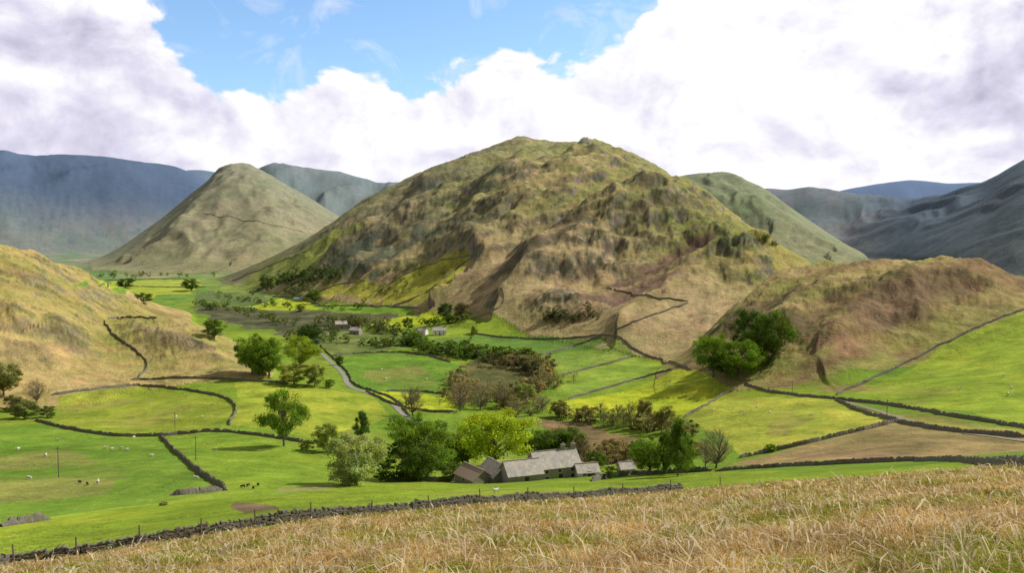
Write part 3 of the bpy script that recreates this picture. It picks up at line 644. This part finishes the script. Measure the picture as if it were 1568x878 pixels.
def building(name,u,v,rot,Lb,W,hw,hr,wm,rm,chim=(),win=3,door=True,d=None):
    if d is None:x,y=gp(u,v)
    else: y=d;x=ua(u)*d
    z=zat(x,y)-.3
    e=bpy.data.objects.new(name,None);scene.collection.objects.link(e);e.location=(x,y,z);e.rotation_euler=(0,0,math.radians(rot))
    hw+=.3
    a,w=Lb/2,W/2
    Vv=[(-a,-w,-2),(a,-w,-2),(a,w,-2),(-a,w,-2),(-a,-w,hw),(a,-w,hw),(a,w,hw),(-a,w,hw),(-a,0,hw+hr-.05),(a,0,hw+hr-.05)]
    me=bpy.data.meshes.new('walls');me.from_pydata(Vv,[],[(0,1,5,4),(2,3,7,6),(1,2,6,9,5),(3,0,4,8,7),(4,5,9,8),(6,7,8,9)]);me.materials.append(wm)
    o=obj('walls',me);o.parent=e
    ov=.35;th=.14;sl=hr/w
    Vv=[]
    for sx in (-a-ov,a+ov):
        for (yy,zz) in ((-w-ov,hw-ov*sl+.03),(0,hw+hr+.03),(w+ov,hw-ov*sl+.03),(w+ov,hw-ov*sl+.03+th),(0,hw+hr+.03+th*1.2),(-w-ov,hw-ov*sl+.03+th)):
            Vv.append((sx,yy,zz))
    Ff=[(i,(i+1)%6,6+(i+1)%6,6+i) for i in range(6)]+[(0,5,4,1),(1,4,3,2),(6,7,10,11),(7,8,9,10)]
    me=bpy.data.meshes.new('roof');me.from_pydata(Vv,[],Ff);me.materials.append(rm)
    o=obj('roof',me);o.parent=e
    box('ridge_tiles',0,0,hw+hr+.24,Lb+.7,.3,.12,m_st,e)
    for k,cxp in enumerate(chim):
        box('chimney',cxp*a,0,hw+hr+.4,.95,.8,1.7,m_st,e);box('chimney_cap',cxp*a,0,hw+hr+1.3,1.1,.95,.1,m_st,e)
        box('chimney_pot',cxp*a,0,hw+hr+1.55,.3,.3,.4,m_brn,e)
    for s in (-1,1):
        for k in range(win):
            px=(-a+Lb*(k+.7)/(win+.4))
            for zz in ([1.6] if hw<3.6 else [1.5,3.0]):
                box('window_frame',px,s*(w+.02),zz,1.05,.08,1.0,m_tim,e);box('window_glass',px,s*(w+.05),zz,.85,.06,.8,m_gl,e)
        if door: box('door',a*.05,s*(w+.03),1.15,1.,.08,2.0,m_dr,e)
    return e
building('stone_farmhouse',848,738,22,11.5,7.4,3.5,3.2,m_st,m_sl,(.93,.45),3,True,d=206)
building('stone_barn',798,738,20,8.5,6.8,2.4,2.6,m_st,m_sl,(),1,True,d=200)
building('stone_barn',760,738,-62,8.5,5.8,2.5,2.4,m_st,m_sl,(),1,True,d=205)
building('stone_barn',725,738,-55,8.5,5.8,1.9,2.0,m_st,m_brn,(),1,False,d=204)
building('whitewashed_outbuilding',899,738,12,5.2,4.4,1.6,1.5,m_wh,m_sl,(),2,True,d=204)
building('stone_shed',960,730,15,3.4,3.2,1.7,1.2,m_st,m_sl,(),1,False,d=209)
building('white_cottage',673,513,5,11,7,4,2.6,m_wh,m_sl,(.9,-.9),3)
building('white_cottage',647,513,-20,8,6,3.4,2.4,m_wh,m_sl,(.9,),2)
building('stone_cottage',522,503,20,10,7,4,2.6,m_st,m_sl,(.9,),2);building('stone_cottage',545,512,-15,9,7,3.6,2.4,m_st,m_sl,(.9,),2)
building('sheet_metal_barn',457,461,10,11,7,2.6,1.5,m_st,m_tn,(),0,False)
# ---------------------------------------------------------------- fence + poles
m_post=simple('weathered_post',(.10,.08,.06),(.22,.18,.14),6)
def fence(uds):
    Vs=[];Fs=[];n=0;tops=[]
    for u,d in uds:
        x=ua(u)*d;y=d;z=zat(x,y);h=1.45+rng.uniform(-.1,.15);l=rng.normal(0,.05)
        v,f=tube([(x,y,z-.3),(x+l*.5,y,z+h*.5),(x+l,y,z+h)],[.065,.06,.055],6);Vs.append(v);Fs.append(f+n);n+=len(v);tops.append((x,y,z,h))
    for a,c in zip(tops[:-1],tops[1:]):
        for fr in (.5,.75,.95):
            pts=[]
            for s in np.linspace(0,1,5):
                x=a[0]*(1-s)+c[0]*s;y=a[1]*(1-s)+c[1]*s
                pts.append((x,y-.07,a[2]*(1-s)+c[2]*s+fr*(a[3]*(1-s)+c[3]*s)-.05*math.sin(math.pi*s)))
            v,f=tube(pts,[.006]*5,4);Vs.append(v);Fs.append(f+n);n+=len(v)
    obj('post_and_wire_fence',mkmesh('post_and_wire_fence',np.vstack(Vs),np.vstack(Fs),[m_post]))
fence([(u,np.interp(u,wu,wd)-1.) for u in (-90,8,105,205,300,385,472,566,655,735,808,880,955,1030)]+[(1107,111)])
def pole(u,v,h):
    x,y=gp(u,v);z=zat(x,y)
    v,f=tube([(x,y,z-.5),(x,y,z+h*.5),(x,y,z+h)],[.13,.11,.09],6);v2,f2=tube([(x-.6,y,z+h-.5),(x+.6,y,z+h-.5)],[.06,.06],4)
    obj('telegraph_pole',mkmesh('telegraph_pole',np.vstack([v,v2]),np.vstack([f,f2+len(v)]),[m_post]))
for p in [(90,732,7.5),(300,706,7),(1213,606,6.5),(1358,640,6),(620,615,8),(268,655,6)]: pole(*p)
# ---------------------------------------------------------------- sheep
m_wool=simple('wool',(.5,.47,.4),(.72,.69,.62),8);m_dark=simple('dark_fleece',(.03,.028,.025),(.08,.07,.06),8)
def sheep_mesh(mat,graze):
    hz=(.25 if graze else .95)
    pv=[(-.42,0,.62),(-.2,0,.66),(.1,0,.65),(.38,0,.64),(.55,0,.62 if graze else .8),(.68,0,hz+.12),(.82,0,hz),
        (-.4,.14,.42),(-.46,.15,.24),(-.42,.15,0),(-.4,-.14,.42),(-.46,-.15,.24),(-.42,-.15,0),
        (.36,.13,.4),(.39,.13,.22),(.37,.13,0),(.36,-.13,.4),(.39,-.13,.22),(.37,-.13,0),(-.55,0,.5)]
    ed=[(0,1),(1,2),(2,3),(3,4),(4,5),(5,6),(0,7),(7,8),(8,9),(0,10),(10,11),(11,12),(3,13),(13,14),(14,15),(3,16),(16,17),(17,18),(0,19)]
    rr=[.22,.27,.28,.23,.14,.10,.055,.09,.04,.035,.09,.04,.035,.08,.04,.035,.08,.04,.035,.04]
    me=bpy.data.meshes.new('sk');me.from_pydata(pv,ed,[]);o=obj('sk',me)
    mo=o.modifiers.new('s','SKIN')
    for i,r_ in enumerate(rr): me.skin_vertices[0].data[i].radius=(r_,r_)
    me.skin_vertices[0].data[1].use_root=True
    o.modifiers.new('u','SUBSURF').levels=1
    dg=bpy.context.evaluated_depsgraph_get();me2=bpy.data.meshes.new_from_object(o.evaluated_get(dg))
    me2.materials.clear();me2.materials.append(mat);me2.name='sheep';bpy.data.objects.remove(o);return me2
SM=[sheep_mesh(m_wool,True),sheep_mesh(m_wool,False),sheep_mesh(m_dark,True)]
def sheep(u,v,k,s=1.1):
    x,y=gp(u,v);o=obj('sheep',SM[k],(x,y,zat(x,y)));o.scale=(s,s,s);o.rotation_euler=(0,0,rng.uniform(0,6.28))
for u,v in [(162,688),(172,690),(186,689),(195,691),(205,672),(232,700),(70,700),(330,690),(300,735),(150,742),(45,735),(90,676),(560,690),(760,757),(28,690),(270,640),(120,630),(205,640),(310,640),(230,620)]: sheep(u,v,rng.integers(2),1.)
for u,v in [(122,741),(134,744),(372,748),(380,746),(388,750),(395,745)]: sheep(u,v,2,.8)
for i in range(34):
    q=[(560,550,680,590),(840,540,960,560),(900,575,1040,600),(1080,620,1250,640),(1350,560,1560,630),(640,520,800,530),(170,430,300,436)][i%7]
    sheep(rng.uniform(q[0],q[2]),rng.uniform(q[1],q[3]),rng.integers(2))
# ---------------------------------------------------------------- foreground grass
NBL=480000
gd0,gd1=8.,112.
q=rng.random(NBL);pw=.25
d=(gd0**pw+q*(gd1**pw-gd0**pw))**(1/pw)
aa=rng.uniform(-.72,.72,NBL)
lim=np.interp(aa,ua(np.array(gu,float)),gd)-rng.uniform(.6,2.2,NBL)
k=d<lim;d=d[k];aa=aa[k];x=aa*d;y=d
clump=fbm(x,y,1.3,2,201);cl2=fbm(x,y,4.5,2,211)
k=rng.random(len(d))<np.clip(.85+clump*1.6,.25,1);d=d[k];aa=aa[k];x=x[k];y=y[k];clump=clump[k];cl2=cl2[k];n=len(d)
jj_=np.clip(np.searchsorted(A,aa)-1,0,nA-2);li=np.log(d);i2=np.clip(np.searchsorted(L,li)-1,0,nL-2)
fa=(aa-A[jj_])/(A[jj_+1]-A[jj_]);fl=(li-L[i2])/(L[i2+1]-L[i2])
z=(Z[i2,jj_]*(1-fa)+Z[i2,jj_+1]*fa)*(1-fl)+(Z[i2+1,jj_]*(1-fa)+Z[i2+1,jj_+1]*fa)*fl
big=rng.random(n)<.035
h=rng.uniform(.08,.30,n)*(1+clump*1.5+cl2*.8)*np.where(big,1.7,1.)
w=.006*(d/10)**.8*rng.uniform(.7,1.6,n)*np.where(big,2.,1.)
az=rng.normal(3.6,1.6,n);ln=h*rng.uniform(.1,2.0,n)
wa=rng.uniform(0,6.28,n)
wx=np.cos(wa)*w;wy=np.sin(wa)*w*.5
p0=np.stack([x-wx,y-wy,z-.03],-1);p1=np.stack([x+wx,y+wy,z-.03],-1)
mxx=x+np.cos(az)*ln*.35;myy=y+np.sin(az)*ln*.35
p2=np.stack([mxx+wx*.8,myy+wy*.8,z+h*.7],-1);p3=np.stack([mxx-wx*.8,myy-wy*.8,z+h*.7],-1)
tx=x+np.cos(az)*ln;ty=y+np.sin(az)*ln;tz=z+h*rng.uniform(.3,1.05,n)
p4=np.stack([tx+wx*.2,ty+wy*.2,tz],-1);p5=np.stack([tx-wx*.2,ty-wy*.2,tz],-1)
GV=np.stack([p0,p1,p2,p3,p4,p5],1).reshape(-1,3)
b0=np.arange(n)*6
GF=np.vstack([np.stack([b0,b0+1,b0+2,b0+3],-1),np.stack([b0+3,b0+2,b0+4,b0+5],-1)])
pat=.40+fbm(x,y,7,3,161)*1.6+fbm(x,y,1.2,2,171)*.9+rng.normal(0,.2,n)
pals=np.array([(.66,.48,.20),(.54,.36,.13),(.76,.63,.36),(.34,.20,.085)])
cs=pals[rng.choice(4,n,p=[.38,.28,.18,.16])];cgx=np.array([(.36,.36,.05),(.24,.28,.035)])[rng.integers(0,2,n)]
shade=np.clip(1+fbm(x,y,2.5,3,191)*.8,.55,1.35)[:,None]
cgr=np.where((pat>.55)[:,None],cgx,cs)*shade;cgr=np.where(big[:,None],np.array([.80,.68,.46]),cgr)*rng.uniform(.75,1.15,(n,1))
mg,nt=newmat('dry_grass_blades');b=NB(nt)
at=b.n('ShaderNodeAttribute',attribute_name='tint').outputs[0]
d1=b.n('ShaderNodeBsdfDiffuse',inp={0:at});d2=b.n('ShaderNodeBsdfTranslucent',inp={0:at})
mx=b.n('ShaderNodeMixShader',inp={0:.4,1:d1.outputs[0],2:d2.outputs[0]});o=b.n('ShaderNodeOutputMaterial');nt.links.new(mx.outputs[0],o.inputs[0])
obj('dry_moor_grass',mkmesh('dry_moor_grass',GV,GF,[mg],None,np.clip(np.repeat(cgr,6,0),0,.85)))
# ---------------------------------------------------------------- sun + sky
AZ=math.radians(68);EL=math.radians(42)
S=Vector((math.sin(AZ)*math.cos(EL),math.cos(AZ)*math.cos(EL),math.sin(EL)))
sl=bpy.data.lights.new('sun','SUN');sl.energy=5.0;sl.angle=math.radians(.5);sl.color=(1,.96,.88)
so=bpy.data.objects.new('sun',sl);scene.collection.objects.link(so);so.rotation_euler=S.to_track_quat('Z','Y').to_euler()
W=bpy.data.worlds.new('World');scene.world=W;W.use_nodes=True;nt=W.node_tree;nt.nodes.clear();b=NB(nt)
sky=b.n('ShaderNodeTexSky',sky_type='NISHITA',sun_disc=False,sun_elevation=EL,sun_rotation=AZ,altitude=200,air_density=1.,dust_density=.6,ozone_density=1.5)
dv=b.n('ShaderNodeTexCoord').outputs['Generated']
def dirv(u,v):
    a,e=ray(u,v);q=Vector((float(a),1,float(e))).normalized();return tuple(q)
def blob(u,v,r,soft=None):
    dd=b.n('ShaderNodeVectorMath',operation='DISTANCE',inp={0:dv,1:dirv(u,v)}).outputs['Value']
    return b.m('DIVIDE',dd,r/F)
def vadd(v,o): return b.n('ShaderNodeVectorMath',operation='ADD',inp={0:v,1:o}).outputs[0]
dvs=b.n('ShaderNodeVectorMath',operation='MULTIPLY',inp={0:dv,1:(1,1,1.35)}).outputs[0]
def bill(vec):
    a=b.noise(vec,11,9,.56,.25);c_=b.noise(vec,3.6,5,.5)
    return b.m('ADD',b.m('MULTIPLY',a,.65),b.m('MULTIPLY',c_,.35))
nA_=bill(dvs);off=(.014,0,.026);nB_=bill(vadd(dvs,off))
hole=None
for (u,v,r) in [(380,0,118),(450,30,88),(540,20,92),(625,25,95),(710,0,110),(790,-25,112),(860,-55,118),(500,-130,180),(750,-160,180)]:
    x_=blob(u,v,r);hole=x_ if hole is None else b.m('SMOOTH_MIN',hole,x_,.25)
fld=b.m('ADD',b.m('SUBTRACT',hole,1.),b.m('MULTIPLY',b.m('SUBTRACT',nA_,.5),2.8))
mask=b.mr(fld,-.04,.12,0,1,'SMOOTHSTEP')
wisp=b.mr(b.noise(dvs,14,7,.62,1.),.50,.80,0,.55)
mask=b.m('MAXIMUM',mask,wisp)
rel=b.m('SUBTRACT',nA_,nB_)
sh=b.m('ADD',1.03,b.m('MULTIPLY',rel,2.1))
gray=None
for (u,v,r,a_) in [(60,190,240,.36),(200,160,160,.16),(1560,115,150,.52),(1460,150,80,.16),(40,60,110,.12),(1010,205,80,.18),(860,255,80,.08),(650,230,90,.14),(1300,60,110,.1),(520,180,110,.10),(780,150,90,.08),(1200,200,90,.1)]:
    g_=b.mr(b.m('ADD',blob(u,v,r),b.m('MULTIPLY',b.m('SUBTRACT',nA_,.5),1.7)),.15,1.2,a_,0.,'SMOOTHSTEP')
    gray=g_ if gray is None else b.m('ADD',gray,g_)
sh=b.m('SUBTRACT',sh,b.m('MULTIPLY',gray,.8))
sh=b.m('SUBTRACT',sh,b.m('MULTIPLY',b.mr(b.noise(dvs,6,6,.55,.2),.45,.68,0,1,'SMOOTHSTEP'),.15))
sh=b.n('ShaderNodeClamp',inp={0:sh,1:.28,2:1.}).outputs[0]
rmp=b.n('ShaderNodeValToRGB',inp={0:sh});cr=rmp.color_ramp
cr.elements[0].position=.25;cr.elements[0].color=(.46,.45,.58,1);cr.elements[1].position=.96;cr.elements[1].color=(.985,.975,1.,1)
e_=cr.elements.new(.65);e_.color=(.74,.71,.86,1)
sz=b.n('ShaderNodeSeparateXYZ',inp={0:dv})
hi=b.mr(sz.outputs[2],.38,.7,1.,.32,'SMOOTHSTEP')
bk=b.mr(sz.outputs[1],-.2,.5,.5,1.,'SMOOTHSTEP')
ST=.1
cl=b.n('ShaderNodeVectorMath',operation='SCALE',inp={0:rmp.outputs[0],3:b.m('MULTIPLY',b.m('MULTIPLY',hi,bk),1.05/ST)}).outputs[0]
fin=b.mixc(mask,b.mixc(1.,sky.outputs[0],(1.5,1.75,1.95),'MULTIPLY'),cl)
bg=b.n('ShaderNodeBackground',inp={0:fin,1:ST});o=b.n('ShaderNodeOutputWorld');nt.links.new(bg.outputs[0],o.inputs[0])
# ---------------------------------------------------------------- camera
cam=bpy.data.cameras.new('camera');co=bpy.data.objects.new('camera',cam);scene.collection.objects.link(co)
cam.sensor_width=36;cam.lens=F/1568*36;cam.clip_end=40000;cam.clip_start=.1
co.location=(0,0,0);co.rotation_euler=(math.pi/2-PITCH,0,0);scene.camera=co
scene.view_settings.view_transform='Standard';scene.view_settings.look='None';scene.view_settings.exposure=0
print('verts',nA*nL,'grass',n,time.time()-t0_)
